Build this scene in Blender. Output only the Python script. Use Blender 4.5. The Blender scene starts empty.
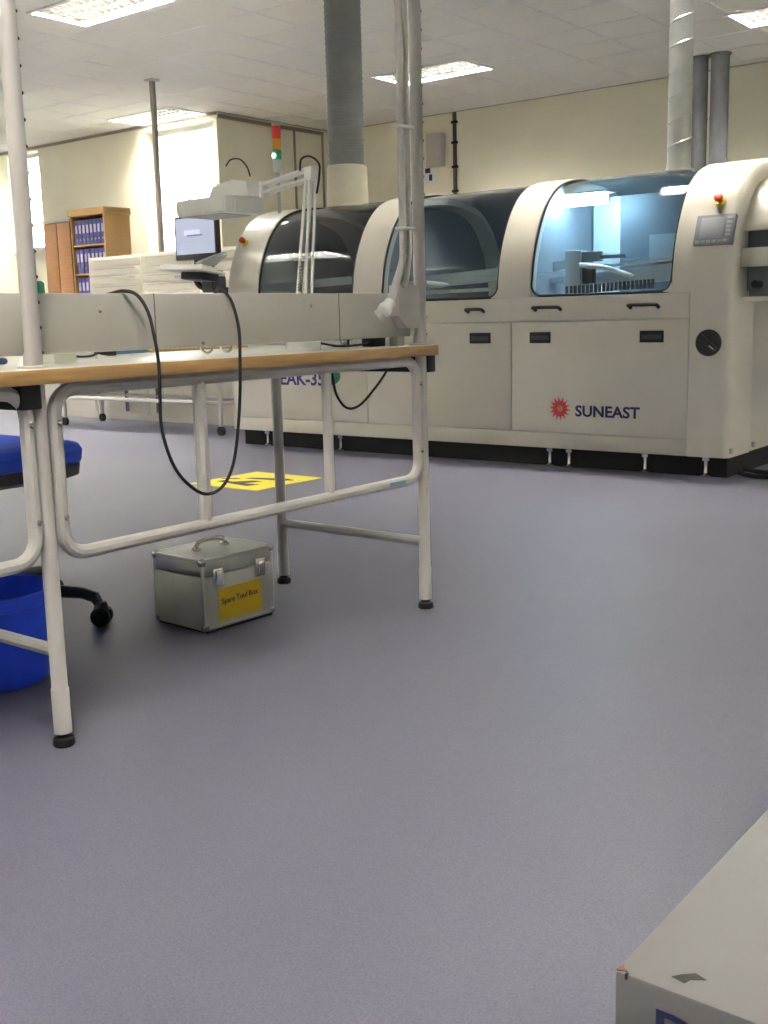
import bpy, bmesh, math, random
from mathutils import Vector, Matrix
random.seed(7)
scene = bpy.context.scene
COL = scene.collection
R = math.radians

# ------------------------------------------------------------------ camera
F, YC, PITCH, ROLL, YAW, H = 1093.97, 505.17, -0.170913, 0.025583, 0.666765, 0.8496
cd = bpy.data.cameras.new('camera'); cam = bpy.data.objects.new('camera', cd); COL.objects.link(cam)
cd.sensor_fit = 'AUTO'; cd.sensor_width = 36.0; cd.lens = F*36/1024
cd.shift_y = -(512-YC)/1024; cd.clip_start = 0.02; cd.clip_end = 200
cam.matrix_world = (Matrix.Translation((0, 0, H)) @ Matrix.Rotation(YAW, 4, 'Z')
                    @ Matrix.Rotation(math.pi/2+PITCH, 4, 'X') @ Matrix.Rotation(-ROLL, 4, 'Z'))
scene.camera = cam

# ------------------------------------------------------------------ world, exposure
w = bpy.data.worlds.new('overcast_sky'); scene.world = w; w.use_nodes = True
bg = w.node_tree.nodes['Background']; bg.inputs[0].default_value = (0.97, 0.98, 1.0, 1); bg.inputs[1].default_value = 3.2
vs = scene.view_settings
vs.view_transform = 'Standard'; vs.look = 'None'; vs.gamma = 1.0; vs.use_curve_mapping = False; vs.exposure = 2.68
TUBE_POWER = 52.0

# ------------------------------------------------------------------ pixel -> point (a ray, cut by a known plane)
def ray(u, v):
    a = (u-384)/F; b = (YC-v)/F
    cr, sr = math.cos(ROLL), math.sin(ROLL)
    r = a*cr+b*sr; q = -a*sr+b*cr
    cp, sp = math.cos(PITCH), math.sin(PITCH)
    fw = cp-q*sp; z = sp+q*cp
    c, s = math.cos(YAW), math.sin(YAW)
    return Vector((r*c-fw*s, r*s+fw*c, z))
def at(u, v, x=None, y=None, z=None):
    d = ray(u, v)
    t = x/d.x if x is not None else y/d.y if y is not None else (z-H)/d.z
    return d*t+Vector((0, 0, H))
def project(p):
    x, y, z = p[0], p[1], p[2]-H
    c, s = math.cos(YAW), math.sin(YAW)
    r = x*c+y*s; fw = -x*s+y*c
    cp, sp = math.cos(PITCH), math.sin(PITCH)
    d = fw*cp+z*sp; q = -fw*sp+z*cp
    if d < .05: return None
    cr, sr = math.cos(ROLL), math.sin(ROLL)
    return 384+F*(r*cr-q*sr)/d, YC-F*(r*sr+q*cr)/d

# ------------------------------------------------------------------ materials
MATS = {}
def mat(name, col, rough=.5, metal=0., var=.0, scale=20., bump=0., bscale=200., coat=0.):
    if name in MATS: return MATS[name]
    m = bpy.data.materials.new(name); m.use_nodes = True; nt = m.node_tree; N = nt.nodes; L = nt.links
    b = N['Principled BSDF']; b.inputs['Roughness'].default_value = rough; b.inputs['Metallic'].default_value = metal
    b.inputs['Coat Weight'].default_value = coat
    tc = N.new('ShaderNodeTexCoord')
    n = N.new('ShaderNodeTexNoise'); n.inputs['Scale'].default_value = scale; n.inputs['Detail'].default_value = 4
    L.new(tc.outputs['Object'], n.inputs['Vector'])
    mr = N.new('ShaderNodeMapRange'); mr.inputs[1].default_value = .25; mr.inputs[2].default_value = .75
    mr.inputs[3].default_value = 1-var; mr.inputs[4].default_value = 1+var
    L.new(n.outputs['Fac'], mr.inputs[0])
    mx = N.new('ShaderNodeVectorMath'); mx.operation = 'SCALE'; mx.inputs[0].default_value = col
    L.new(mr.outputs[0], mx.inputs['Scale']); L.new(mx.outputs[0], b.inputs['Base Color'])
    if bump:
        n2 = N.new('ShaderNodeTexNoise'); n2.inputs['Scale'].default_value = bscale; n2.inputs['Detail'].default_value = 3
        L.new(tc.outputs['Object'], n2.inputs['Vector'])
        bp = N.new('ShaderNodeBump'); bp.inputs['Strength'].default_value = bump; bp.inputs['Distance'].default_value = .002
        L.new(n2.outputs['Fac'], bp.inputs['Height']); L.new(bp.outputs[0], b.inputs['Normal'])
    MATS[name] = m; return m
def wood(name, c1, c2, rough=.5, scale=(3, 30, 30)):
    m = bpy.data.materials.new(name); m.use_nodes = True; nt = m.node_tree; N = nt.nodes; L = nt.links
    b = N['Principled BSDF']; b.inputs['Roughness'].default_value = rough
    tc = N.new('ShaderNodeTexCoord'); mp = N.new('ShaderNodeMapping'); mp.inputs['Scale'].default_value = scale
    n = N.new('ShaderNodeTexNoise'); n.inputs['Scale'].default_value = 2.5; n.inputs['Detail'].default_value = 6
    cr = N.new('ShaderNodeValToRGB'); cr.color_ramp.elements[0].color = (*c1, 1); cr.color_ramp.elements[1].color = (*c2, 1)
    cr.color_ramp.elements[0].position = .3; cr.color_ramp.elements[1].position = .7
    L.new(tc.outputs['Object'], mp.inputs[0]); L.new(mp.outputs[0], n.inputs['Vector']); L.new(n.outputs['Fac'], cr.inputs[0])
    L.new(cr.outputs[0], b.inputs['Base Color']); MATS[name] = m; return m
def emit(name, col, s):
    m = bpy.data.materials.new(name); m.use_nodes = True; nt = m.node_tree
    b = nt.nodes['Principled BSDF']; b.inputs['Base Color'].default_value = (*col, 1)
    b.inputs['Emission Color'].default_value = (*col, 1); b.inputs['Emission Strength'].default_value = s
    MATS[name] = m; return m
def glass(name, tint, rough=.02, ior=1.5):
    m = bpy.data.materials.new(name); m.use_nodes = True; nt = m.node_tree; N = nt.nodes; L = nt.links
    N.remove(N['Principled BSDF'])
    t = N.new('ShaderNodeBsdfTransparent'); t.inputs[0].default_value = (*tint, 1)
    g = N.new('ShaderNodeBsdfGlossy'); g.inputs['Roughness'].default_value = rough
    lw = N.new('ShaderNodeLayerWeight'); lw.inputs['Blend'].default_value = .5
    pw = N.new('ShaderNodeMath'); pw.operation = 'POWER'; pw.inputs[1].default_value = 5
    f = N.new('ShaderNodeMapRange'); f.inputs[3].default_value = ((ior-1)/(ior+1))**2; f.inputs[4].default_value = 1
    L.new(lw.outputs['Facing'], pw.inputs[0]); L.new(pw.outputs[0], f.inputs[0])
    mx = N.new('ShaderNodeMixShader')
    L.new(f.outputs[0], mx.inputs[0]); L.new(t.outputs[0], mx.inputs[1]); L.new(g.outputs[0], mx.inputs[2])
    L.new(mx.outputs[0], N['Material Output'].inputs['Surface']); MATS[name] = m; return m

def floor_material():
    m = bpy.data.materials.new('speckled_vinyl'); m.use_nodes = True; nt = m.node_tree; N = nt.nodes; L = nt.links
    b = N['Principled BSDF']
    tc = N.new('ShaderNodeTexCoord')
    big = N.new('ShaderNodeTexNoise'); big.inputs['Scale'].default_value = .9; big.inputs['Detail'].default_value = 3
    fine = N.new('ShaderNodeTexNoise'); fine.inputs['Scale'].default_value = 260; fine.inputs['Detail'].default_value = 2
    L.new(tc.outputs['Object'], big.inputs['Vector']); L.new(tc.outputs['Object'], fine.inputs['Vector'])
    r1 = N.new('ShaderNodeValToRGB'); r1.color_ramp.elements[0].color = (.122, .117, .165, 1); r1.color_ramp.elements[1].color = (.131, .129, .178, 1)
    r1.color_ramp.elements[0].position = .3; r1.color_ramp.elements[1].position = .7
    L.new(big.outputs['Fac'], r1.inputs[0])
    mr = N.new('ShaderNodeMapRange'); mr.inputs[1].default_value = .3; mr.inputs[2].default_value = .7; mr.inputs[3].default_value = .86; mr.inputs[4].default_value = 1.14
    L.new(fine.outputs['Fac'], mr.inputs[0])
    sc = N.new('ShaderNodeVectorMath'); sc.operation = 'SCALE'
    L.new(r1.outputs[0], sc.inputs[0]); L.new(mr.outputs[0], sc.inputs['Scale']); L.new(sc.outputs[0], b.inputs['Base Color'])
    b.inputs['Roughness'].default_value = .5; b.inputs['Specular IOR Level'].default_value = .35
    bp = N.new('ShaderNodeBump'); bp.inputs['Strength'].default_value = .08; bp.inputs['Distance'].default_value = .001
    L.new(fine.outputs['Fac'], bp.inputs['Height']); L.new(bp.outputs[0], b.inputs['Normal'])
    MATS['floor'] = m; return m

M_floor = floor_material()
M_wall = mat('cream_wall_paint', (.88, .855, .68), .8, var=.03, scale=2, bump=.1, bscale=90)
M_ceil = mat('ceiling_tile_fibre', (.86, .85, .77), .9, var=.03, scale=40, bump=.25, bscale=300)
M_tbar = mat('ceiling_bar_white', (.86, .85, .82), .5, var=.02)
M_white = mat('white_gloss_paint', (.80, .80, .78), .4, var=.02)
M_mach = mat('cream_machine_enamel', (.74, .70, .62), .33, var=.025, scale=3, coat=.2)
M_machd = mat('machine_rear_grey', (.22, .25, .26), .5, var=.05)
M_dark = mat('black_plastic', (.013, .013, .016), .45, var=.1)
M_underbody = mat('underbody_black', (.008, .007, .012), .7, var=.1)
M_rub = mat('black_rubber', (.008, .007, .010), .7, var=.1)
M_tube = mat('grey_powder_coat', (.57, .542, .53), .38, var=.03, scale=8)
M_panel = mat('grey_trunking', (.56, .54, .50), .45, var=.03, scale=5)
M_lam = mat('white_laminate', (.83, .82, .76), .3, var=.03, scale=4)
M_edge = wood('wood_edging', (.42, .24, .09), (.58, .36, .15), .45, (30, 3, 30))
M_alu = mat('brushed_aluminium', (.62, .62, .60), .35, .85, var=.06, scale=12, bump=.05)
M_alus = mat('case_aluminium_sheet', (.60, .60, .57), .42, .35, var=.06, scale=12, bump=.1, bscale=120)
M_chrome = mat('chrome', (.75, .75, .75), .15, 1.0)
M_duct = mat('dark_duct_sleeve', (.19, .195, .195), .5, .3, var=.12, scale=9, bump=.5, bscale=40)
M_galv = mat('galvanised_duct', (.50, .51, .50), .32, .75, var=.12, scale=9)
M_pipe = mat('grey_wall_pipe', (.24, .245, .27), .5, .2, var=.08)
M_collar = mat('collar_cream', (.52, .49, .38), .5, var=.03)
M_blue = mat('blue_fabric', (.05, .13, .85), .85, var=.1, scale=150, bump=.3, bscale=500)
M_bin = mat('blue_plastic', (.018, .075, .88), .38, var=.05)
M_bind = mat('blue_binder', (.09, .08, .30), .5, var=.2, scale=15)
M_bindl = mat('binder_label', (.55, .53, .62), .6)
M_wood1 = wood('brown_cupboard_wood', (.30, .14, .055), (.38, .19, .08), .5)
M_wood2 = wood('pale_bookcase_wood', (.60, .36, .13), (.70, .44, .18), .5)
M_yel = mat('yellow_vinyl', (.80, .66, .03), .5, var=.05)
M_ylab = mat('yellow_label', (.82, .56, .015), .55, var=.04)
M_black = mat('black_ink', (.015, .015, .015), .6)
M_navy = mat('navy_ink', (.03, .03, .13), .5)
M_bluei = mat('blue_ink', (.045, .035, .22), .5)
M_redi = mat('red_ink', (.62, .03, .05), .5)
M_green = mat('green_ink', (.01, .22, .11), .5)
M_redp = mat('red_plastic', (.72, .05, .03), .35)
M_yelp = mat('yellow_plastic', (.85, .62, .03), .4)
M_hood = glass('hood_glass', (.80, .84, .86), .03, 1.55)
M_pane = glass('window_glass', (.95, .97, .97), .01, 1.5)
M_screen = mat('grey_lcd', (.42, .43, .47), .3)
M_bez = mat('bezel_grey', (.30, .30, .33), .4)
M_tubeE = emit('fluorescent_tube', (1.0, .96, .86), TUBE_POWER)
M_louv = mat('louvre_aluminium', (.64, .64, .63), .2, .95)
M_tray = mat('reflector_white', (.8, .8, .78), .4)
M_inlamp = emit('machine_work_lamp', (.50, .80, 1.0), 20.0)
M_inner = mat('machine_inner_steel', (.50, .54, .55), .4, .3, var=.08)
M_innerd = mat('machine_inner_dark', (.20, .215, .245), .5, var=.1)

# ------------------------------------------------------------------ mesh builder
class B:
    def __init__(s, M=None): s.bm = bmesh.new(); s.M = M
    def _v(s, p):
        p = Vector(p)
        return s.bm.verts.new(s.M @ p if s.M else p)
    def box(s, x0, x1, y0, y1, z0, z1, bev=0, seg=2):
        vs_ = [s._v((x, y, z)) for z in (z0, z1) for y in (y0, y1) for x in (x0, x1)]
        fs = [s.bm.faces.new([vs_[i] for i in q]) for q in ((0, 2, 3, 1), (4, 5, 7, 6), (0, 1, 5, 4), (2, 6, 7, 3), (0, 4, 6, 2), (1, 3, 7, 5))]
        if bev:
            es = list({e for f in fs for e in f.edges})
            bmesh.ops.bevel(s.bm, geom=es, offset=bev, segments=seg, affect='EDGES', profile=.5)
        return s
    def ring(s, pts): return [s._v(p) for p in pts]
    def skin(s, rings, closed=True, cap=True, loop=False):
        n = len(rings[0]); k = len(rings)
        for i in range(k if loop else k-1):
            a, b = rings[i], rings[(i+1) % k]
            for j in range(n if closed else n-1):
                s.bm.faces.new((a[j], a[(j+1) % n], b[(j+1) % n], b[j]))
        if cap and closed and not loop:
            s.bm.faces.new(list(reversed(rings[0]))); s.bm.faces.new(rings[-1])
    def tube(s, pts, r, n=8, loop=False, flat=1.0):
        P = [Vector(p) for p in pts]; k = len(P); rings = []
        rr = r if isinstance(r, (list, tuple)) else [r]*k
        up = None
        for i in range(k):
            if loop: t = P[(i+1) % k]-P[i-1]
            else: t = P[min(i+1, k-1)]-P[max(i-1, 0)]
            t.normalize()
            if up is None:
                up = Vector((0, 0, 1)) if abs(t.z) < .9 else Vector((1, 0, 0))
            a = t.cross(up)
            if a.length < 1e-5: a = t.cross(Vector((0, 1, 0)))
            a.normalize(); up = a.cross(t).normalized()
            rings.append(s.ring([P[i]+(a*math.cos(2*math.pi*j/n)+up*math.sin(2*math.pi*j/n)*flat)*rr[i] for j in range(n)]))
        s.skin(rings, loop=loop); return s
    def lathe(s, prof, c=(0, 0, 0), n=24, axis='z', cap=True):
        rings = []
        for r, h in prof:
            pts = []
            for j in range(n):
                a = 2*math.pi*j/n; u, v = r*math.cos(a), r*math.sin(a)
                pts.append({'z': (c[0]+u, c[1]+v, c[2]+h), 'y': (c[0]+u, c[1]+h, c[2]+v), 'x': (c[0]+h, c[1]+u, c[2]+v)}[axis])
            rings.append(s.ring(pts))
        s.skin(rings, cap=cap); return s
    def prism(s, poly, axis, a, b):
        f = {'x': lambda p, t: (t, p[0], p[1]), 'y': lambda p, t: (p[0], t, p[1]), 'z': lambda p, t: (p[0], p[1], t)}[axis]
        s.skin([s.ring([f(p, a) for p in poly]), s.ring([f(p, b) for p in poly])]); return s
    def build(s, name, m, parent=None, smooth=True, origin=None, kind=None):
        bm = s.bm
        bmesh.ops.recalc_face_normals(bm, faces=bm.faces)
        co = [v.co for v in bm.verts]
        if origin is None:
            lo = [min(c[i] for c in co) for i in range(3)]; hi = [max(c[i] for c in co) for i in range(3)]
            origin = Vector(((lo[0]+hi[0])/2, (lo[1]+hi[1])/2, lo[2]))
        origin = Vector(origin)
        for v in bm.verts: v.co -= origin
        me = bpy.data.meshes.new(name); bm.to_mesh(me); bm.free()
        me.materials.append(m)
        if smooth:
            me.shade_smooth(); me.set_sharp_from_angle(angle=R(35))
        return link(name, me, origin, parent, kind)
WL = {}
def link(name, me, wloc, parent=None, kind=None):
    o = bpy.data.objects.new(name, me); COL.objects.link(o)
    WL[o.name] = Vector(wloc)
    if parent: o.parent = parent; o.location = Vector(wloc)-WL[parent.name]
    else: o.location = wloc
    if kind: o['kind'] = kind
    return o
def thing(name, label, cat, loc, group=None):
    o = link(name, None, loc); o.empty_display_size = .1
    return tag(o, label, cat, group)
def tag(o, label, cat, group=None):
    o['label'] = label; o['category'] = cat
    if group: o['group'] = group
    return o
def struct(name, label=None, loc=(0, 0, 0)):
    o = link(name, None, loc, kind='structure')
    if label: o['label'] = label
    return o
def copy_tree(o, delta, parent=None):
    c = o.copy(); COL.objects.link(c); c.parent = parent
    if parent is None: c.location = o.location+Vector(delta)
    WL[c.name] = WL[o.name]+Vector(delta)
    for ch in list(o.children): copy_tree(ch, delta, c)
    return c
def catmull(P, k=6):
    P = [Vector(p) for p in P]; out = []
    for i in range(len(P)-1):
        a, b, c, d = P[max(i-1, 0)], P[i], P[i+1], P[min(i+2, len(P)-1)]
        for j in range(k):
            t = j/k
            out.append(.5*((2*b)+(c-a)*t+(2*a-5*b+4*c-d)*t*t+(3*b-a-3*c+d)*t**3))
    out.append(P[-1]); return out
def text(name, s, m, size, mtx, parent, width=None, ext=.001, bold=.0, shear=0.):
    cu = bpy.data.curves.new('lettering', 'FONT'); cu.body = s; cu.size = size; cu.extrude = ext; cu.offset = bold; cu.shear = shear
    cu.resolution_u = 3
    ob = bpy.data.objects.new('lettering', cu); COL.objects.link(ob)
    bpy.context.view_layer.update()
    me = bpy.data.meshes.new_from_object(ob.evaluated_get(bpy.context.evaluated_depsgraph_get()))
    bpy.data.objects.remove(ob)
    xs = [v.co.x for v in me.vertices]; x0, x1 = min(xs), max(xs)
    k = width/(x1-x0) if width else 1
    for v in me.vertices:
        v.co.x = (v.co.x-x0)*k
        v.co = mtx.to_3x3() @ v.co
    me.materials.clear(); me.materials.append(m); me.name = name
    return link(name, me, mtx.translation, parent)
def face_mtx(p, facing):
    p = Vector(p)
    if facing == '-y': rot = Matrix(((1, 0, 0), (0, 0, -1), (0, 1, 0)))
    elif facing == '+x': rot = Matrix(((0, 0, 1), (1, 0, 0), (0, 1, 0)))
    return Matrix.Translation(p) @ rot.to_4x4()

# ------------------------------------------------------------------ the room
ZC = 3.389
X0, X1, Y0, YA, YW, XB = -17.0, 3.2, -3.2, 9.90, 12.09, -10.27
T = .2
fl = B().box(X0-T, X1+T, Y0-T, YW+T, -.12, 0).build('floor', M_floor, kind='structure', smooth=False)
wl = B().box(XB, X1+T, YW, YW+T, 0, ZC+.2).build('wall_back', M_wall, kind='structure', smooth=False)
B().box(X1, X1+T, Y0, YW, 0, ZC+.2).build('wall_right', M_wall, kind='structure', smooth=False)
B().box(X0-T, X0, Y0, YA, 0, ZC+.2).build('wall_left', M_wall, kind='structure', smooth=False)
B().box(X0-T, X1+T, Y0-T, Y0, 0, ZC+.2).build('wall_front', M_wall, kind='structure', smooth=False)
B().box(XB-T, XB, YA+.25, YW+T, 0, ZC+.2).build('wall_return', M_wall, kind='structure', smooth=False)
# window wall: piers, aprons and heads round two window openings
W1 = (-11.68, -10.34, .95, 3.30); W2 = (-14.75, -13.97, 1.95, 3.33)
wa = struct('wall_window_side', loc=(-13.6, YA, 0))
for x0, x1 in ((X0-T, W2[0]), (W2[1], W1[0]), (W1[1], XB)): B().box(x0, x1, YA, YA+.25, 0, ZC+.2).build('pier', M_wall, wa, smooth=False)
for W in (W1, W2):
    B().box(W[0], W[1], YA, YA+.25, 0, W[2]).build('apron', M_wall, wa, smooth=False)
    B().box(W[0], W[1], YA, YA+.25, W[3], ZC+.2).build('window_head', M_wall, wa, smooth=False)
for i, W in enumerate((W1, W2)):
    wn = struct('window_%d' % (i+1), loc=((W[0]+W[1])/2, YA+.18, W[2]))
    nx = 2 if i == 0 else 1
    xs = [W[0]+(W[1]-W[0])*k/nx for k in range(nx+1)]
    b = B(); f = .05
    b.box(W[0], W[1], YA+.15, YA+.21, W[2], W[2]+f); b.box(W[0], W[1], YA+.15, YA+.21, W[3]-f, W[3])
    for k, x in enumerate(xs):
        xx = min(max(x, W[0]+f/2), W[1]-f/2); b.box(xx-f/2, xx+f/2, YA+.15, YA+.21, W[2]+f, W[3]-f)
    b.build('window_frame', M_white, wn)
    for k in range(nx):
        B().box(xs[k]+f*.5, xs[k+1]-f*.5, YA+.175, YA+.181, W[2]+f, W[3]-f).build('pane', M_pane, wn, smooth=False)
    B().box(W[0]-.02, W[1]+.02, YA-.06, YA+.15, W[2]-.03, W[2]).build('window_sill', M_white, wn)
# ground outside so that the windows do not look into the void
B().box(-40, 10, YW+.5, 60, -.3, -.2).build('ground_outside', mat('outside_paving', (.12, .12, .11), .9, var=.1, scale=1), kind='structure', smooth=False)

# skirting boards
for nm, bx_ in (('baseboard_back', (XB, X1, YW-.018, YW, 0, .1)), ('baseboard_return', (XB, XB+.018, YA, YW-.018, 0, .1)),
                ('baseboard_window_side', (X0, XB, YA-.018, YA, 0, .1))):
    B().box(*bx_).build(nm, mat('skirting_grey', (.40, .38, .40), .5), kind='structure', smooth=False)

# ceiling lights: LUMS measured on the ceiling plane, OFF out of view
def lum_rect(cx, cy): return (cx-.6, cx+.6, cy-.3, cy+.3)
LUMS = [('near', -7.56, 6.07), ('duct', -7.07, 10.01), ('corner', -3.27, 10.24), ('window', -11.02, 9.58)]
OFF = [(-2.75, 5.75), (1.2, 5.75), (-11.4, 6.03), (-15.2, 6.03), (1.2, 10.2), (-15.6, 9.2)]+[(x, y) for y in (3.55, 1.1, -1.4) for x in (-15.2, -11.4, -7.5)]+[(-.9, .15)]  # last entry is added to brighten the near floor and box front
RECTS = [lum_rect(x, y) for _, x, y in LUMS]+[lum_rect(x, y) for x, y in OFF]
def cut(rect, holes):
    out = [rect]
    for h in holes:
        nxt = []
        for r in out:
            if r[1] <= h[0]+1e-6 or r[0] >= h[1]-1e-6 or r[3] <= h[2]+1e-6 or r[2] >= h[3]-1e-6: nxt.append(r); continue
            if r[0] < h[0]: nxt.append((r[0], h[0], r[2], r[3]))
            if r[1] > h[1]: nxt.append((h[1], r[1], r[2], r[3]))
            a, c = max(r[0], h[0]), min(r[1], h[1])
            if r[2] < h[2]: nxt.append((a, c, r[2], h[2]))
            if r[3] > h[3]: nxt.append((a, c, h[3], r[3]))
        out = nxt
    return [r for r in out if r[1]-r[0] > .015 and r[3]-r[2] > .015]
ce = struct('ceiling', loc=(-7, 4.5, ZC))
B().box(X0-T, X1+T, Y0-T, YW+T, ZC+.16, ZC+.2).build('ceiling_deck', M_white, ce, smooth=False)
OUT = (X0-1, XB, YA, YW+1)                       # beyond the window wall: outdoors
GX, GY, PT = -8.03, 7.067, .6
gx = [GX+PT*k for k in range(-40, 40) if X0 < GX+PT*k < X1]; gy = [GY+PT*k for k in range(-40, 40) if Y0 < GY+PT*k < YW]
ex = [X0]+gx+[X1]; ey = [Y0]+gy+[YW]
tiles = []
for i in range(len(ex)-1):
    for j in range(len(ey)-1):
        r = (ex[i]+.004, ex[i+1]-.004, ey[j]+.004, ey[j+1]-.004)
        for q in cut(r, RECTS+[OUT]):
            c = ((q[0]+q[1])/2, (q[2]+q[3])/2)
            ps = [project((x, y, ZC)) for x in q[:2] for y in q[2:]]
            vis = all(ps) and max(p[0] for p in ps) > 0 and min(p[0] for p in ps) < 768 and max(p[1] for p in ps) > 0 and min(p[1] for p in ps) < 1024
            area = 0
            if vis: area = (max(p[0] for p in ps)-min(p[0] for p in ps))*(max(p[1] for p in ps)-min(p[1] for p in ps))
            tiles.append((area, q))
tiles.sort(key=lambda t: -t[0])
cache = {}
def tile(q, parent):
    key = (round(q[1]-q[0], 3), round(q[3]-q[2], 3))
    c = Vector(((q[0]+q[1])/2, (q[2]+q[3])/2, ZC+.003))
    if key not in cache:
        o = B().box(q[0], q[1], q[2], q[3], ZC+.003, ZC+.018).build('ceiling_tile', M_ceil, parent, smooth=False, origin=c)
        cache[key] = o.data
    else: o = link('ceiling_tile', cache[key], c, parent)
    return o
b = B(); n_t = 0
for k, (a, q) in enumerate(tiles):
    if a > 20 and n_t < 300: tile(q, ce); n_t += 1
    else: b.box(q[0], q[1], q[2], q[3], ZC+.003, ZC+.018)
b.build('ceiling_tile_field', M_ceil, ce, smooth=False, kind='stuff')
b = B()
for y in gy:
    for q in cut((X0, X1, y-.011, y+.011), RECTS+[OUT]): b.box(q[0], q[1], q[2], q[3], ZC-.001, ZC+.004)
b.build('ceiling_bar', M_tbar, ce, smooth=False, kind='stuff')
b = B()
for x in gx:
    for q in cut((x-.011, x+.011, Y0, YW), RECTS+[OUT]): b.box(q[0], q[1], q[2], q[3], ZC-.0005, ZC+.0045)
b.build('ceiling_cross_bar', M_tbar, ce, smooth=False, kind='stuff')
# perimeter angle where the ceiling meets the walls
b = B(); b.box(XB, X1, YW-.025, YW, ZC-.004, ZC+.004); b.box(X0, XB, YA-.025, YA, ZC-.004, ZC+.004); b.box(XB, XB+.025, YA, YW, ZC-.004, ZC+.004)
b.build('trim_1', mat('perimeter_trim', (.42, .40, .34), .6), kind='structure', smooth=False)

def ceiling_light(label, x, y, group=None):
    t = thing('ceiling_light', label, 'ceiling light', (x, y, ZC-.012), group)
    z = ZC-.012
    b = B()
    b.box(x-.6, x+.6, y-.3, y-.275, z, z+.02); b.box(x-.6, x+.6, y+.275, y+.3, z, z+.02)
    b.box(x-.6, x-.575, y-.275, y+.275, z, z+.02); b.box(x+.575, x+.6, y-.275, y+.275, z, z+.02)
    b.build('frame', M_white, t, smooth=False)
    b = B()
    b.box(x-.59, x+.59, y-.29, y+.29, z+.115, z+.12)
    b.box(x-.59, x+.59, y-.29, y-.285, z+.02, z+.115); b.box(x-.59, x+.59, y+.285, y+.29, z+.02, z+.115)
    b.box(x-.59, x-.585, y-.285, y+.285, z+.02, z+.115); b.box(x+.585, x+.59, y-.285, y+.285, z+.02, z+.115)
    b.build('reflector_tray', M_tray, t, smooth=False)
    me = None
    for k in range(4):
        yy = y-.275+.55*(k+.5)/4
        if me is None:
            o = B().tube([(x-.57, yy, z+.085), (x+.57, yy, z+.085)], .013, 8).build('fluorescent_tube', M_tubeE, t); me = o.data; z0 = WL[o.name].z
        else: link('fluorescent_tube', me, (x, yy, z0), t)
    me = None
    for k in range(1, 4):
        yy = y-.275+.55*k/4
        if me is None:
            o = B().prism([(yy-.003, z+.002), (yy+.003, z+.002), (yy+.008, z+.02), (yy+.018, z+.05), (yy-.018, z+.05), (yy-.008, z+.02)], 'x', x-.575, x+.575).build('louvre_rail', M_louv, t, smooth=False); me = o.data; z0 = WL[o.name].z
        else: link('louvre_rail', me, (x, yy, z0), t)
    me = None
    for k in range(1, 14):
        xx = x-.575+1.15*k/14
        if me is None:
            o = B().prism([(xx-.0015, z+.003), (xx+.0015, z+.003), (xx+.006, z+.02), (xx+.015, z+.045), (xx-.015, z+.045), (xx-.006, z+.02)], 'y', y-.275, y+.275).build('louvre_blade', M_louv, t, smooth=False); me = o.data; z0 = WL[o.name].z
        else: link('louvre_blade', me, (xx, y, z0), t)
    return t
LL = {'near': 'lit louvred ceiling light above the brown cupboard and drawer cabinet', 'duct': 'louvred ceiling light behind the dark exhaust duct',
      'corner': 'louvred ceiling light near the twin wall pipes', 'window': 'louvred ceiling light right against the bright window'}
base_l = None
for k, x, y in LUMS:
    if base_l is None: base_l = ceiling_light(LL[k], x, y); bl = Vector((x, y, 0))
    else:
        o = copy_tree(base_l, Vector((x, y, 0))-bl); o['label'] = LL[k]
for x, y in OFF:
    o = copy_tree(base_l, Vector((x, y, 0))-bl); o['label'] = 'unseen louvred ceiling light over the bench and beyond'; o['group'] = 'ceiling lights out of view'

# ------------------------------------------------------------------ wave soldering machine
MY = 5.306; ZB = .108; ZS = .93; ML, MR = -5.473, -1.99; MD = 1.44
wm = thing('soldering_machine', 'long cream wave soldering machine with arched ribs and curved glass hoods', 'machine', ((ML+MR)/2, MY+MD/2, 0))
PH = [(0, .93), (.008, 1.03), (.03, 1.15), (.078, 1.28), (.155, 1.41), (.265, 1.515), (.40, 1.572), (.56, 1.60), (.72, 1.608)]
_half = [(p.x, p.y) for p in catmull([(a, c, 0) for a, c in PH], 4)]
def prof(off=0., full=True, ymax=None):
    P = [Vector((MY+a, c)) for a, c in _half]
    if full: P += [Vector((MY+MD-a, c)) for a, c in reversed(_half[:-1])]
    if off:
        Q = []
        for i, p in enumerate(P):
            t = (P[min(i+1, len(P)-1)]-P[max(i-1, 0)]).normalized(); Q.append(p+Vector((t.y, -t.x))*off)
        Q[0].y = P[0].y; 
        if full: Q[-1].y = P[-1].y
        P = Q
    return P
def arch(x0, x1, o0, o1):            # band between two offsets of the profile
    a = prof(o0); c = prof(o1); return B().prism([(p.x, p.y) for p in a]+[(p.x, p.y) for p in reversed(c)], 'x', x0, x1)
# lower carcass
B().box(ML, MR-.006, MY+.012, MY+MD, ZB, .90, .004).build('body', M_mach, wm)
B().box(ML+.03, MR-.03, MY+.07, MY+MD-.05, .0, ZB).build('underbody_block', M_underbody, wm)  # near-black block filling the gap between body and floor
B().box(ML+.001, -2.207, MY-.004, MY+.03, .803, ZS, .004).build('sill_panel', M_mach, wm)
B().box(ML+.001, -2.207, MY-.002, MY+.014, ZB, .191, .003).build('kick_panel', M_mach, wm)
# right-hand column with rounded outer corner
rc = .035; poly = [(-2.203, MY-.004), (MR-rc, MY-.004)]+[(MR-rc+rc*math.sin(R(a)), MY-.004+rc-rc*math.cos(R(a))) for a in (20, 40, 60, 80, 90)]+[(MR, MY+.3), (-2.203, MY+.3)]
B().prism(poly, 'z', ZB, ZS).build('corner_column', M_mach, wm)
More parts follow.
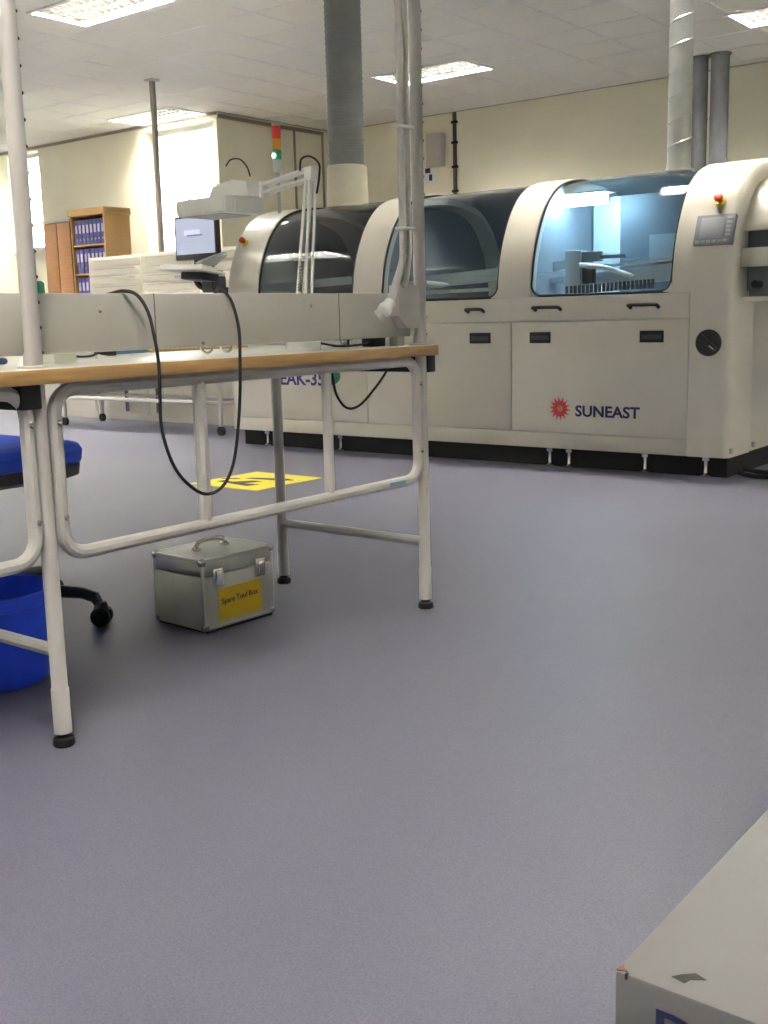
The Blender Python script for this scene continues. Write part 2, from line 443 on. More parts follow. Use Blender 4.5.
# doors with recessed black latches
for x0, x1, ls in ((-5.46, -4.285, []), (-4.279, -3.243, [(-3.517, -3.375)]), (-3.237, -2.207, [(-3.121, -2.99), (-2.47, -2.338)])):
    d = B().box(x0, x1, MY-.004, MY+.014, .197, .797, .003).build('door', M_mach, wm)
    for a, c in ls:
        l = B().box(a, c, MY-.007, MY, .683, .743, .003).build('latch', M_dark, d)
        B().box(a+.012, c-.012, MY-.011, MY-.006, .70, .722, .002).build('latch_lever', mat('latch_grey', (.06, .06, .07), .4), l)
for a, c in ((-3.529, -3.413), (-3.089, -2.923), (-2.527, -2.363), (-4.15, -4.02)):
    z = .872
    h = B()
    h.tube(catmull([(a+.006, MY-.004, z-.012), (a+.006, MY-.03, z), (a+.02, MY-.04, z+.003), (c-.02, MY-.04, z+.003), (c-.006, MY-.03, z), (c-.006, MY-.004, z-.012)], 4), .0095, 8)
    h.build('hood_handle', M_dark, wm)
RIBS = [(ML, -5.199), (-4.376, -4.157), (-3.325, -3.121), (-2.30, MR)]
for i, (a, c) in enumerate(RIBS):
    if i < 3:
        arch(a, c, -.006, .06).build('rib', M_mach, wm)
    else:
        b = B(); rings = []
        for x, o in ((a, -.006), (c-.045, -.006), (c-.03, -.001), (c-.015, .008), (c-.005, .02), (c, .035)):
            P = prof(o); Q = prof(.06); rings.append(b.ring([(x, p.x, p.y) for p in P]+[(x, p.x, p.y) for p in reversed(Q)]))
        b.skin(rings); b.build('rib', M_mach, wm)
B().prism([(p.x, p.y) for p in prof(.05)], 'x', ML+.004, ML+.024).build('end_wall', M_mach, wm)
B().prism([(p.x, p.y) for p in prof(.05)], 'x', MR-.03, MR-.012).build('end_wall', M_mach, wm)
# glass hoods with gaskets and rounded lower corners
for i in range(3):
    a, c = RIBS[i][1], RIBS[i+1][0]
    G0 = prof(.012, False); G1 = prof(.018, False)
    g = B().prism([(p.x, p.y) for p in G0]+[(p.x, p.y) for p in reversed(G1)], 'x', a+.001, c-.001).build('hood_window', M_hood, wm)
    P = prof(.006, False); r = .06; n = 6
    left = [(a+.006, p.x, p.y) for p in reversed(P) if p.y > ZS+r+.02]
    arcL = [(a+.006+r-r*math.cos(R(90*k/n)), MY+.006, ZS+.008+r-r*math.sin(R(90*k/n))) for k in range(n+1)]
    arcR = [(c-.006-r+r*math.sin(R(90*k/n)), MY+.006, ZS+.008+r-r*math.cos(R(90*k/n))) for k in range(n+1)]
    right = [(c-.006, p.x, p.y) for p in P if p.y > ZS+r+.02]
    B().tube(left+arcL+arcR+right, .007, 6).build('gasket', M_rub, g)
    for arc, xc in ((arcL, a), (arcR, c)):
        B().prism([(xc, ZS), *[(p[0], p[2]) for p in (arc if xc == c else arc)]][:], 'y', MY, MY+.006).build('corner_fillet', M_mach, g)
    B().box(a, c, MY+MD/2-.03, MY+MD/2+.03, 1.585, 1.609, .004).build('hood_hinge', M_machd, g)
# rear hood
Pb = [p for p in prof(.01) if p.x >= MY+MD/2]; Pc = [p for p in prof(.022) if p.x >= MY+MD/2]
B().prism([(p.x, p.y) for p in Pb]+[(p.x, p.y) for p in reversed(Pc)], 'x', ML+.03, MR-.03).build('rear_hood', M_machd, wm)
# inside: bulkheads, deck, conveyor rails, fluxer
for x in (-4.27, -3.22): B().prism([(p.x, p.y) for p in prof(.07)], 'x', x-.01, x+.01).build('bulkhead', M_innerd, wm)
def px_panel(name, m, u0, u1, v0, v1, y, d=.02, **k):
    p = at(u0, v1, y=y); q = at(u1, v0, y=y); return B().box(p.x, q.x, y, y+d, max(p.z, .905), q.z, **k).build(name, m, wm)
B().box(ML+.04, MR-.04, MY+.03, MY+MD-.05, .90, .915).build('deck', M_innerd, wm)
B().box(-3.2, -2.93, 6.20, 6.23, .915, 1.52).build('inner_panel', M_inner, wm)
B().box(-2.925, -2.50, 6.00, 6.03, .915, 1.50).build('inner_panel', mat('inner_panel_navy', (.07, .085, .105), .5, var=.1), wm)
px_panel('inner_cabinet', M_innerd, 649, 676, 233, 262, 5.95, .06)
# machine work lamp
p = at(548, 204, y=5.75); q = at(606, 201, y=5.75)
lt = B().tube([(p.x, 5.75, p.z), (q.x, 5.75, p.z)], .028, 10).build('work_lamp', M_inlamp, wm)
B().box(p.x-.03, q.x+.03, 5.70, 5.82, p.z+.034, p.z+.044).build('lamp_shade', M_inner, lt)
for X in (p.x-.02, q.x+.005): B().box(X, X+.015, 5.74, 5.76, p.z-.018, p.z+.025).build('lamp_holder', M_white, lt)
def rail(u0, v0, u1, v1, y, h, d, m, name='conveyor_rail'):
    a, c = at(u0, v0, y=y), at(u1, v1, y=y)
    b = B(); b.skin([b.ring([(a.x, y, a.z-h), (a.x, y+d, a.z-h), (a.x, y+d, a.z), (a.x, y, a.z)]), b.ring([(c.x, y, c.z-h), (c.x, y+d, c.z-h), (c.x, y+d, c.z), (c.x, y, c.z)])])
    return b.build(name, m, wm, smooth=False)
rail(594, 266, 671, 256, 5.62, .018, .03, M_alu)
rail(594, 273, 671, 263, 5.66, .09, .03, M_inner)
rail(532, 266, 566, 260, 5.72, .05, .03, M_inner)
rail(532, 281, 566, 276, 5.68, .03, .03, M_inner)
rail(386, 280, 498, 268, 5.60, .075, .04, M_inner)
rail(386, 293, 498, 287, 5.50, .02, .04, M_alu)
rail(268, 284, 352, 276, 5.60, .05, .04, M_inner)
b = B(); pa = at(404, 284, y=5.45); pb = at(449, 285, y=5.45)
b.tube([(pa.x, 5.45, pa.z), (pa.x*.7+pb.x*.3, 5.45, pa.z+.004), (pb.x*.8+pa.x*.2, 5.45, pb.z+.002), (pb.x, 5.45, pb.z)], [.008, .018, .018, .006], 8).build('solder_pot_lip', M_white, wm)
# fluxer carriage
px_panel('flux_carriage', M_inner, 565, 580, 250, 294, 5.52, .08, bev=.004)
px_panel('flux_motor', M_innerd, 580, 598, 251, 262, 5.54, .06, bev=.004)
px_panel('flux_motor', M_dark, 582, 592, 264, 284, 5.54, .05, bev=.004)
px_panel('flux_arm', M_innerd, 597, 624, 254, 259, 5.56, .02)
pa, pb, pc = at(580, 265, y=5.48), at(606, 268, y=5.48), at(631, 276, y=5.48)
B().tube(catmull([pa, pb, pc], 5), .013, 8).build('flux_hose', M_white, wm)
me = None
for k in range(22):
    p = at(566+k*4.1, 291-k*.35, y=5.46)
    if me is None: o = B().box(p.x-.004, p.x+.004, 5.46, 5.48, p.z-.02, p.z+.025).build('conveyor_finger', M_dark, wm, smooth=False); me = o.data
    else: link('conveyor_finger', me, (p.x, 5.47, p.z-.02), wm)
# control screen, emergency stops, main switch on the end ribs
sl = math.atan2(.05, .15)
def on_rib(z):
    P = prof(-.006, False)
    for i in range(len(P)-1):
        if P[i].y <= z <= P[i+1].y:
            f = (z-P[i].y)/(P[i+1].y-P[i].y); t = (P[i+1]-P[i]).normalized()
            return P[i].x+(P[i+1].x-P[i].x)*f, math.atan2(t.x, t.y)
def rib_mtx(x, z):
    y, a = on_rib(z); return Matrix.Translation((x, y, z)) @ Matrix.Rotation(-a, 4, 'X')
Mx = rib_mtx(-2.105, 1.225)
s_ = B(Mx).box(-.098, .098, -.012, .03, -.078, .078, .004).build('control_screen', M_bez, wm)
B(Mx).box(-.072, .05, -.0145, -.011, -.045, .062, .001).build('display', M_screen, s_)
for k in range(6): B(Mx).box(-.085+.028*k, -.066+.028*k, -.0145, -.011, -.07, -.055, .001).build('button', M_screen, s_)
for k in range(5): B(Mx).box(.06, .085, -.0145, -.011, -.04+.022*k, -.026+.022*k, .001).build('button', M_screen, s_)
for x, z in ((-2.105, 1.362), (-5.40, 1.36)):
    Mx = rib_mtx(x, z)
    e = B(Mx).lathe([(.024, -.016), (.026, 0), (.026, .006)], (0, 0, 0), 16, 'y').build('emergency_stop', M_yelp, wm)
    B(Mx).lathe([(.013, -.03), (.02, -.03), (.022, -.036), (.02, -.048), (.012, -.05)], (0, 0, 0), 16, 'y').build('stop_button', M_redp, e)
    B(Mx).lathe([(.012, -.032), (.012, -.012)], (0, 0, 0), 12, 'y').build('stop_stem', M_dark, e)
c = (-2.102, MY-.004, .68)
sw = B().lathe([(.066, 0), (.066, -.006), (.06, -.012)], c, 28, 'y').build('main_switch', M_dark, wm)
Ms = Matrix.Translation((c[0], MY-.016, c[2])) @ Matrix.Rotation(R(40), 4, 'Y')
B(Ms).box(-.055, .055, -.022, .006, -.014, .014, .005).build('switch_knob', M_dark, sw)
B(Ms).box(.02, .05, -.0235, -.0215, -.003, .003).build('switch_mark', M_panel, sw)
# lettering and emblems
text('lettering', 'SUNEAST', M_navy, .082, face_mtx((-2.838, MY-.0045, .291), '-y'), wm, width=.375, bold=.0022)
text('lettering', 'PEAK-350', M_bluei, .12, face_mtx((-5.080, MY-.0045, .424), '-y'), wm, width=.515, bold=.0028)
cx, cz = -2.932, .328
b = B(); n = 14
poly = []
for k in range(n):
    a = 2*math.pi*k/n
    poly += [(cx+.042*math.cos(a), cz+.042*math.sin(a)), (cx+.044*math.cos(a+.22), cz+.044*math.sin(a+.22)), (cx+.068*math.cos(a+.34), cz+.068*math.sin(a+.34))]
inner = [(cx+.017*math.cos(2*math.pi*k/len(poly)), cz+.017*math.sin(2*math.pi*k/len(poly))) for k in range(len(poly))]
rings = [b.ring([(p[0], y, p[1]) for p in pp]) for pp, y in ((inner, MY-.0045), (inner, MY-.006), (poly, MY-.006), (poly, MY-.0045))]
b.skin(rings, cap=False); em = b.build('sun_emblem', M_redi, wm, smooth=False)
B().lathe([(.011, 0), (.011, -.0016)], (cx, MY-.0045, cz), 12, 'y').build('emblem_centre', M_ylab, em)
gc = (-4.585, .484)
poly = [(gc[0]+.088*math.sin(R(a)), gc[1]+.058*math.cos(R(a))) for a in range(0, 181, 15)]+[(gc[0]+.035*math.sin(R(a)), gc[1]+.03*math.cos(R(a))) for a in range(180, -1, -30)]
B().prism(poly, 'y', MY-.0055, MY-.0042).build('green_emblem', M_green, wm)
# levelling feet
me = None
for X, Y in [(-5.2, 5.42), (-4.55, 5.42), (-3.9, 5.42), (-3.02, 5.42), (-2.9, 5.42), (-2.45, 5.42), (-2.12, 5.42), (-5.2, 6.6), (-2.12, 6.6)]:
    Y = MY+.045 if Y < 6 else Y
    if me is None:
        o = B().lathe([(.03, 0), (.03, .012), (.012, .022), (.010, .03), (.010, .085), (.022, .085), (.022, ZB)], (X, Y, 0), 12).build('levelling_foot', M_chrome, wm); me = o.data
    else: link('levelling_foot', me, (X, Y, 0), wm)
# infeed tunnel at the end
iy = 5.43
inf = B().prism([(iy, .875), (iy+.9, .875), (iy+.9, .90), (iy, .90)], 'x', MR-.01, -1.50).build('infeed_tray', M_mach, wm)
b = B(); P = [p for p in prof(.09) if p.y > 1.22]; Q = [p for p in prof(.12) if p.y > 1.22]
b.prism([(P[0].x, 1.22)]+[(p.x, p.y) for p in P]+[(P[-1].x, 1.22), (Q[-1].x, 1.22)]+[(p.x, p.y) for p in reversed(Q)]+[(Q[0].x, 1.22)], 'x', MR-.015, -1.50).build('infeed_hood', M_mach, wm)
B().box(MR-.01, -1.50, iy, iy+.05, 1.045, 1.135, .004).build('infeed_rail', M_alu, wm)
B().box(MR-.012, -1.52, iy+.10, iy+.75, .90, 1.22).build('infeed_shroud', M_innerd, wm)
for k in range(5): B().lathe([(.02, 0), (.02, .06)], (MR+.05+.09*k, iy+.04, .96), 10, 'y').build('infeed_roller', M_dark, wm)
B().box(MR-.02, -1.52, iy+.86, iy+.9, .90, 1.25).build('infeed_back', M_mach, wm)
for Y in (MY+.02, MY+.34):
    B().box(MR-.006, MR+.01, Y, Y+.03, ZB+.02, ZB+.05, .003).build('end_bracket', M_panel, wm)
# duct collar belongs to the machine
b = B().lathe([(.15, 0), (.15, .01), (.142, .012), (.137, .27), (.128, .275)], (-4.97, 6.0, 1.595), 32).build('duct_collar', M_collar, wm)
B().lathe([(.095, 0), (.095, .008), (.068, .012), (.066, .04)], (-2.575, 6.0, 1.600), 28).build('duct_flange', M_galv, wm)

# exhaust ducts
def spiral_duct(name, label, m, x, y, r, z0, pitch, seam, ribs=True):
    t = thing(name, label, 'duct', (x, y, z0))
    B().lathe([(r, 0), (r, ZC-z0+.05)], (x, y, z0), 32).build('duct_pipe', m, t)
    n = int((ZC-z0)/pitch); pts = [(x+(r+.0005)*math.cos(a), y+(r+.0005)*math.sin(a), z0+.005+pitch*a/(2*math.pi)) for a in [2*math.pi*k/20 for k in range(20*n)] if z0+.005+pitch*a/(2*math.pi) < ZC]
    B().tube(pts, seam, 4).build('spiral_seam', m, t)
    return t
spiral_duct('exhaust_duct', 'dark grey ribbed exhaust duct rising from the cream collar', M_duct, -4.97, 6.0, .122, 1.872, .04, .004)
spiral_duct('exhaust_duct', 'slim galvanised spiral duct rising from the machine beside the twin pipes', M_galv, -2.575, 6.0, .064, 1.64, .13, .0042)
for i, (X, r) in enumerate(((-4.665, .08), (-4.455, .092))):
    t = thing('wall_pipe', ['narrower', 'wider'][i]+' grey vertical pipe of the pair at the back wall', 'pipe', (X, 11.36, 0), 'twin pipes at the back wall')
    B().lathe([(r, 0), (r, ZC+.02)], (X, 11.36, 0), 20).build('pipe', M_pipe, t)
    for z in (1.2, 2.75): B().lathe([(r+.004, 0), (r+.004, .03)], (X, 11.36, z), 20).build('pipe_band', M_pipe, t)
    B().lathe([(r+.02, 0), (r+.02, .012)], (X, 11.36, ZC-.016), 20).build('ceiling_flange', M_pipe, t)

# signal beacon on the machine
bc = thing('signal_beacon', 'slim stacked signal light with red amber and green lenses on the machine', 'beacon', (-5.30, 5.66, 1.54))
B().lathe([(.012, -.02), (.012, .30)], (-5.30, 5.66, 1.54), 10).build('pole', M_panel, bc)
zz = 1.83
for nm, mm, h in (('beacon_base', M_white, .085), ('green_lens', mat('green_lens', (.03, .30, .16), .3), .065), ('amber_lens', mat('amber_lens', (.75, .35, .03), .3), .07), ('red_lens', mat('red_lens', (.68, .05, .03), .3), .085), ('beacon_cap', M_panel, .02)):
    B().lathe([(.026, 0), (.03, .004), (.03, h-.004), (.026, h)], (-5.30, 5.66, zz), 16).build(nm, mm, bc); zz += h
B().lathe([(.018, 0), (.018, -.004)], (-5.30, 5.63, 1.94), 12, 'y').build('lens_spot', emit('green_lens_lit', (.75, 1, .85), .5), bc)

# monitor and keyboard tray on the arm of the machine
mo = thing('monitor', 'flat monitor with dark bezel beside the left end of the machine', 'monitor', (-5.72, 5.24, 1.20))
B().box(-5.895, -5.48, 5.23, 5.27, 1.265, 1.555, .006).build('bezel', M_dark, mo)
sc_ = B().box(-5.877, -5.498, 5.2285, 5.231, 1.30, 1.54).build('screen', emit('lit_desktop_screen', (.33, .36, .47), .13), mo)
B().box(-5.795, -5.635, 5.2275, 5.229, 1.425, 1.46).build('screen_window', emit('lit_dialog', (.45, .48, .60), .18), sc_)
B().box(-5.765, -5.615, 5.2265, 5.2275, 1.418, 1.428).build('screen_bar', emit('lit_bar', (.12, .12, .25), .05), sc_)
B().box(-5.745, -5.625, 5.26, 5.30, 1.18, 1.36, .004).build('stand_neck', M_dark, mo)
B().box(-5.805, -5.565, 5.20, 5.36, 1.168, 1.185, .004).build('stand_foot', M_dark, mo)
ar = B().box(-5.865, -5.565, 5.18, 5.38, 1.145, 1.167, .004).build('monitor_arm', M_panel, wm)
B().tube(catmull([(-5.76, 5.28, 1.15), (-5.74, 5.30, 1.09), (-5.66, 5.36, 1.06), (-5.48, 5.42, 1.05)], 5), .022, 8).build('arm_tube', M_dark, ar)
B().box(-5.68, -5.52, 5.26, 5.34, 1.04, 1.145, .008).build('arm_joint', M_dark, ar)
B().box(-5.51, -5.475, 5.36, 5.48, .95, 1.15, .004).build('arm_plate', M_dark, ar)
kb = thing('keyboard', 'pale keyboard resting on tray below the monitor', 'keyboard', (-5.57, 5.05, 1.19))
Mk = Matrix.Translation((-5.57, 5.05, 1.175)) @ Matrix.Rotation(R(-6), 4, 'X') @ Matrix.Rotation(R(3), 4, 'Y')
kbb = B(Mk).box(-.205, .205, -.075, .06, .012, .032, .004).build('keyboard_body', M_lam, kb)
b = B(Mk)
for r_ in range(3):
    for k in range(14): b.box(-.19+.0275*k, -.166+.0275*k, -.06+.031*r_, -.034+.031*r_, .032, .04)
b.build('keys', M_white, kb, kind='stuff')
kt = thing('keyboard_tray', 'thin pale pull-out tray carrying the keyboard under the monitor', 'tray', (-5.57, 5.05, 1.16))
B(Mk).box(-.225, .225, -.09, .125, 0, .012, .003).build('tray_plate', M_white, kt)
B(Mk).box(-.10, .12, .02, .16, -.05, 0, .006).build('tray_bracket', M_dark, kt)
pp = thing('paper_stack', 'loose crumpled white papers heaped beside the keyboard', 'papers', (-5.42, 5.1, 1.2))
for k in range(4):
    Mp = Matrix.Translation((-5.42+.01*k, 5.10, 1.222+.012*k)) @ Matrix.Rotation(R(20*k-30), 4, 'Z') @ Matrix.Rotation(R(-8-3*k), 4, 'Y')
    B(Mp).box(-.09, .09, -.06, .06, 0, .003).build('sheet', M_white, pp)
cbl = B(); cbl.tube(catmull([(-5.54, 5.29, 1.32), (-5.50, 5.22, 1.25), (-5.495, 5.19, 1.15), (-5.51, 5.20, 1.07), (-5.49, 5.24, 1.0), (-5.485, 5.30, .97), (-5.48, 5.36, .98)], 6), .007, 6)
tag(cbl.build('monitor_cable', M_dark, None), 'black cable looping from the monitor back to the machine end', 'cable')

# ------------------------------------------------------------------ bench
BX, BY1, BY2, BY0 = -1.844, 1.262, 2.530, -.006
TX0, TX1, TY0, TY1 = -2.64, -1.812, -.08, 2.572
be = thing('workbench', 'long white topped workbench with wood edging and grey tube frame', 'workbench', ((TX0+TX1)/2, 1.26, 0))
tt = B().box(TX0+.004, TX1-.006, TY0, TY1-.006, .738, .767, .002).build('tabletop', M_lam, be)
b = B()
b.box(TX1-.0065, TX1, TY0, TY1, .737, .7655, .002)
b.box(TX0, TX0+.0065, TY0, TY1, .737, .7655, .002)
b.box(TX0, TX1, TY1-.0065, TY1, .737, .7655, .002)
b.build('edge_band', M_edge, tt)
for y in (BY0, BY1, BY2):
    for x in (BX, BX-.57):
        lg = B().lathe([(.0175, .03), (.0175, .118), (.0165, .12), (.0165, .735)], (x, y, 0), 16).build('leg', M_tube, be)
        B().lathe([(.0185, .028), (.0185, .12), (.0178, .122)], (x, y, 0), 16).build('leg_sleeve', M_tube, lg)
        B().lathe([(.021, 0), (.023, .004), (.021, .016), (.013, .02), (.013, .034)], (x, y, 0), 14).build('leg_glide', M_rub, lg)
    B().tube([(BX, y, .2), (BX-.57, y, .2)], .0135, 10).build('stretcher', M_tube, be)
    bo = B().box(BX-.60, BX+.022, *((y+.004, y+.040) if y == BY2 else (y-.050, y-.004)), .690, .737, .003).build('cross_beam', M_dark, be)
    B().box(BX-.06, BX-.018, y-.003, y+.003, .70, .73, .002).build('beam_clamp', M_dark, be)
def loop_rail(y0, y1, z0, z1, r=.05):
    n = 5; pts = []
    for cy, cz, a0 in ((y1-r, z1-r, 90), (y0+r, z1-r, 180), (y0+r, z0+r, 270), (y1-r, z0+r, 360)):
        for k in range(n+1):
            a = R(a0+90*k/n - 90)
            pts.append((BX+.004, cy+r*math.cos(a), cz+r*math.sin(a)))
    order = []
    for i in range(4): order.append(pts[i*(n+1):(i+1)*(n+1)])
    # corners come as: top-right (0..90), top-left (90..180), bottom-left (180..270), bottom-right (270..360)
    flat = [p for c in order for p in c]
    o = B().tube(flat, .0145, 10, loop=True).build('modesty_rail', M_tube, be)
    return o
for y0, y1, vv in ((BY1+.033, BY2-.03, (1.682, 2.118)), (BY0+.033, BY1-.030, (.42, .85))):
    o = loop_rail(y0, y1, .391, .724)
    for k, y in enumerate(vv):
        B().tube([(BX, y, .40), (BX, y, .72)], .0135 if k else .0155, 10).build('rail_upright', M_tube, o)
    for z in (.47, .66):
        for yy in (y0, y1): B().lathe([(.006, 0), (.006, .004), (.003, .006)], (BX+.018, yy, z), 8, 'x').build('bolt', M_chrome, o)
B().box(BX+.0185, BX+.020, 2.35, 2.42, .385, .397).build('rail_sticker', mat('pale_blue_sticker', (.25, .42, .55), .5), be)
# perforated uprights rising from the bench
for y in (BY0, BY1, BY2):
    po = B().lathe([(.017, .767), (.017, 2.06), (.015, 2.065)], (BX, y, 0), 16).build('upright_post', M_tube, be)
    b = B()
    for k in range(27):
        z = .797+.0478*k
        b.lathe([(.0038, -.0045), (.0038, .0006)], (BX+.0165*math.cos(R(42)), y+.0165*math.sin(R(42)), z), 8, 'x')
    b.build('post_slots', M_black, po, kind='stuff')
    B().lathe([(.03, 0), (.03, .004), (.019, .006), (.018, .03)], (BX-.004, y, .767), 16).build('post_flange', M_tube, po)
B().box(BX-.02, BX+.02, BY0-.02, BY2+.02, 2.06, 2.10, .004).build('top_shelf_rail', M_tube, be)
# trunking panel between the posts
tr = B().box(BX-.058, BX-.02, -.05, 2.512, .792, .911, .004).build('trunking_panel', M_panel, be)
for y, z in ((1.285, .853), (1.44, .875), (1.72, .80), (2.09, .88)):
    B().lathe([(.004, 0), (.004, .003), (.002, .004)], (BX-.02, y, z), 8, 'x').build('screw', M_chrome, tr)
for y in (.6, 1.585, 2.2): B().box(BX-.0205, BX-.0195, y, y+.002, .793, .910).build('panel_joint', M_dark, tr)
for y in (1.0, 2.45): B().box(BX-.05, BX-.02, y, y+.03, .767, .793).build('panel_bracket', M_panel, tr)
poly = [(2.452, .815), (2.512, .815), (2.512, .932), (2.415, .932), (2.415, .85)]
B().prism(poly, 'x', BX-.02, BX+.012).build('end_bracket', M_tube, tr)
for k in range(2):
    y = 1.74+.062*k
    B().tube(catmull([(BX-.03, y-.018, .80), (BX-.028, y-.016, .785), (BX-.026, y, .777), (BX-.028, y+.016, .785), (BX-.03, y+.018, .80)], 5), .003, 6).build('cable_hook', M_chrome, tr)

# supply hoses on the right-hand upright
ho = thing('supply_hose', 'pair of silver hoses clipped beside the upright post ending in a white plug', 'hose', (-1.80, 2.41, .87))
for k, (y, yb, zb) in enumerate(((2.398, 2.345, .885), (2.424, 2.40, .93))):
    pts = [(-1.80, y, 2.055), (-1.80, y, 1.6), (-1.80, y, 1.2), (-1.80, y, 1.03), (-1.801, y-.006, .985), (-1.803, (y+yb)/2-.002, .94), (-1.807, yb, zb)]
    B().tube(catmull(pts, 5), .0105 if k == 0 else .0085, 10).build('hose_pipe', M_alu if k else M_tube, ho)
for z in (1.335, 1.075):
    B().box(-1.815, -1.785, 2.383, 2.440, z, z+.008, .002).build('hose_clip', M_white, ho)
pl = B(); d_ = Vector((0, -.045, -.035)).normalized(); p_ = Vector((-1.807, 2.348, .888))
pl.tube([p_+d_*t for t in (0, .004, .022, .026, .04, .044)], [.011, .015, .015, .019, .019, .013], 14).build('white_plug', M_white, ho)
b = B(); b.tube([p_+d_*.044, p_+d_*.044+Vector((-.012, -.006, -.01))], [.013, .016], 12).build('plug_socket', M_panel, ho)

# black flex draped over the trunking panel and looping down in front of the bench
pts = [at(u, v, x=xx) for u, v, xx in ((100, 297, -1.95), (113, 293, -1.90), (124, 291, -1.86), (137, 295, -1.842), (148, 312, -1.825), (155, 340, -1.80), (159, 368, -1.795), (160, 400, -1.795), (162, 430, -1.80), (172, 462, -1.80), (186, 482, -1.80), (205, 494, -1.80), (222, 487, -1.80), (233, 465, -1.80), (238, 430, -1.80), (240, 392, -1.795), (240, 360, -1.795), (239, 330, -1.81), (233, 305, -1.835), (226, 293, -1.86), (219, 288, -1.90), (214, 296, -1.95))]
tag(B().tube(catmull(pts, 5), .0037, 8).build('draped_flex', M_rub), 'black flex draped over grey trunking and looping below the bench edge', 'cable')
pts = [at(u, v, x=xx) for u, v, xx in ((331, 366, -1.90), (333, 380, -1.89), (337, 396, -1.88), (347, 408, -1.88), (360, 405, -1.88), (375, 388, -1.89), (386, 372, -1.90), (393, 357, -1.91))]
tag(B().tube(catmull(pts, 5), .0034, 8).build('hanging_cable', M_rub), 'thin dark cable sagging under the tabletop near the green emblem', 'cable')

# magnifier lamp on the bench
ml = thing('magnifier_lamp', 'white bench magnifier lamp with twin spring arms behind the trunking', 'lamp', (-1.99, 2.2, .767))
B().lathe([(.045, 0), (.045, .02), (.03, .03), (.016, .035), (.014, .10), (.012, .10)], (-1.99, 2.2, .767), 18).build('clamp_base', M_white, ml)
eb = at(311, 171, y=2.2); hg = at(264, 190, y=2.2); hb = Vector((-1.988, 2.2, .86))
for o in (-.014, .014):
    for e in (-.012, .012):
        B().tube([hb+Vector((o*1.2, e, 0)), eb+Vector((o*.4, e, -.01))], .0042, 6).build('lower_arm', M_white, ml)
for e in (-.012, .012):
    B().tube([eb+Vector((0, e, .006)), hg+Vector((0, e, .012))], .0042, 6).build('upper_arm', M_white, ml)
    B().tube([eb+Vector((-.01, e, -.02)), hg+Vector((.01, e, -.008))], .0042, 6).build('upper_arm', M_white, ml)
for f0, f1 in ((.1, .35),):
    for e in (-.02, .02):
        a, c = hb.lerp(eb, f0)+Vector((0, e, 0)), hb.lerp(eb, f1)+Vector((0, e, 0))
        B().tube([a.lerp(c, k/60)+Vector((.005*math.cos(k*1.3), .005*math.sin(k*1.3), 0)) for k in range(61)], .0012, 4).build('spring', M_chrome, ml)
B().box(eb.x-.013, eb.x+.013, 2.184, 2.216, eb.z-.024, eb.z+.010, .005).build('elbow_joint', M_white, ml)
B().box(hb.x-.022, hb.x+.022, 2.18, 2.22, hb.z-.01, hb.z+.02, .004).build('base_joint', M_white, ml)
B().box(hb.x-.016, hb.x+.016, 2.186, 2.214, 1.0, 1.008, .002).build('arm_cross_link', M_white, ml)
hd = B()
x0, x1, z0, z1 = at(178, 206, y=2.15).x, at(262, 206, y=2.25).x, 1.137, 1.180
hpoly = [(x0+.02, 2.125), (x1-.02, 2.125), (x1, 2.145), (x1, 2.255), (x1-.02, 2.275), (x0+.02, 2.275), (x0, 2.255), (x0, 2.145)]
hd.prism(hpoly, 'z', z0, z1); bmesh.ops.bevel(hd.bm, geom=list(hd.bm.edges), offset=.004, segments=2, affect='EDGES')
hdo = hd.build('lamp_head', M_white, ml)
poly = [(-2.30, 1.179), (-2.145, 1.179), (-2.15, 1.215), (-2.20, 1.224), (-2.28, 1.213)]
B().prism(poly, 'y', 2.17, 2.23).build('lamp_housing', M_white, hdo)
B().box(x0+.03, x1-.05, 2.145, 2.255, z0-.003, z0+.001).build('lens', M_screen, hdo)
B().tube([hg+Vector((0, 0, -.02)), hg+Vector((0, 0, .022))], .012, 10).build('head_joint', M_white, ml)
pts = [eb+Vector(v) for v in ((-.02, -.02, .0), (-.01, -.025, .028), (.02, -.025, .032), (.045, -.02, .012), (.04, -.015, -.02), (.03, -.015, -.06))]
B().tube(catmull(pts, 5), .0028, 6).build('lamp_cable', M_rub, ml)
pts = [hg+Vector(v) for v in ((-.02, -.03, .035), (-.03, -.03, .06), (-.055, -.03, .082), (-.09, -.03, .085), (-.11, -.03, .07))]
B().tube(catmull(pts, 5), .002, 6).build('head_cable', M_rub, ml)

# things lying on the bench
ZT = .767
def bench_item(name, label, cat, x, y): return thing(name, label, cat, (x, y, ZT))
t = bench_item('pliers', 'blue handled pliers lying on the white bench top', 'pliers', -2.3, 1.86)
for s in (-1, 1):
    B().tube(catmull([(-2.30+.006*s, 1.815, ZT+.012), (-2.30+.02*s, 1.86, ZT+.013), (-2.30+.016*s, 1.91, ZT+.013)], 5), [.009]*10+[.006], 8).build('handle', mat('blue_grip', (.12, .28, .50), .45), t)
B().tube([(-2.30, 1.815, ZT+.011), (-2.298, 1.79, ZT+.011), (-2.296, 1.75, ZT+.011)], [.012, .010, .003], 8).build('jaw', M_dark, t)
t = bench_item('screwdriver', 'black screwdriver lying on the far side of the bench', 'screwdriver', -2.5, 1.85)
B().tube([(-2.50, 1.78, ZT+.014), (-2.50, 1.785, ZT+.014), (-2.50, 1.87, ZT+.014), (-2.50, 1.88, ZT+.014)], [.009, .014, .014, .008], 10).build('handle', M_dark, t)
B().tube([(-2.50, 1.88, ZT+.014), (-2.50, 1.985, ZT+.010)], .004, 6).build('shaft', M_panel, t)
t = bench_item('tape_dispenser', 'small white tape dispenser with black rim on the bench', 'dispenser', -2.2, 1.62)
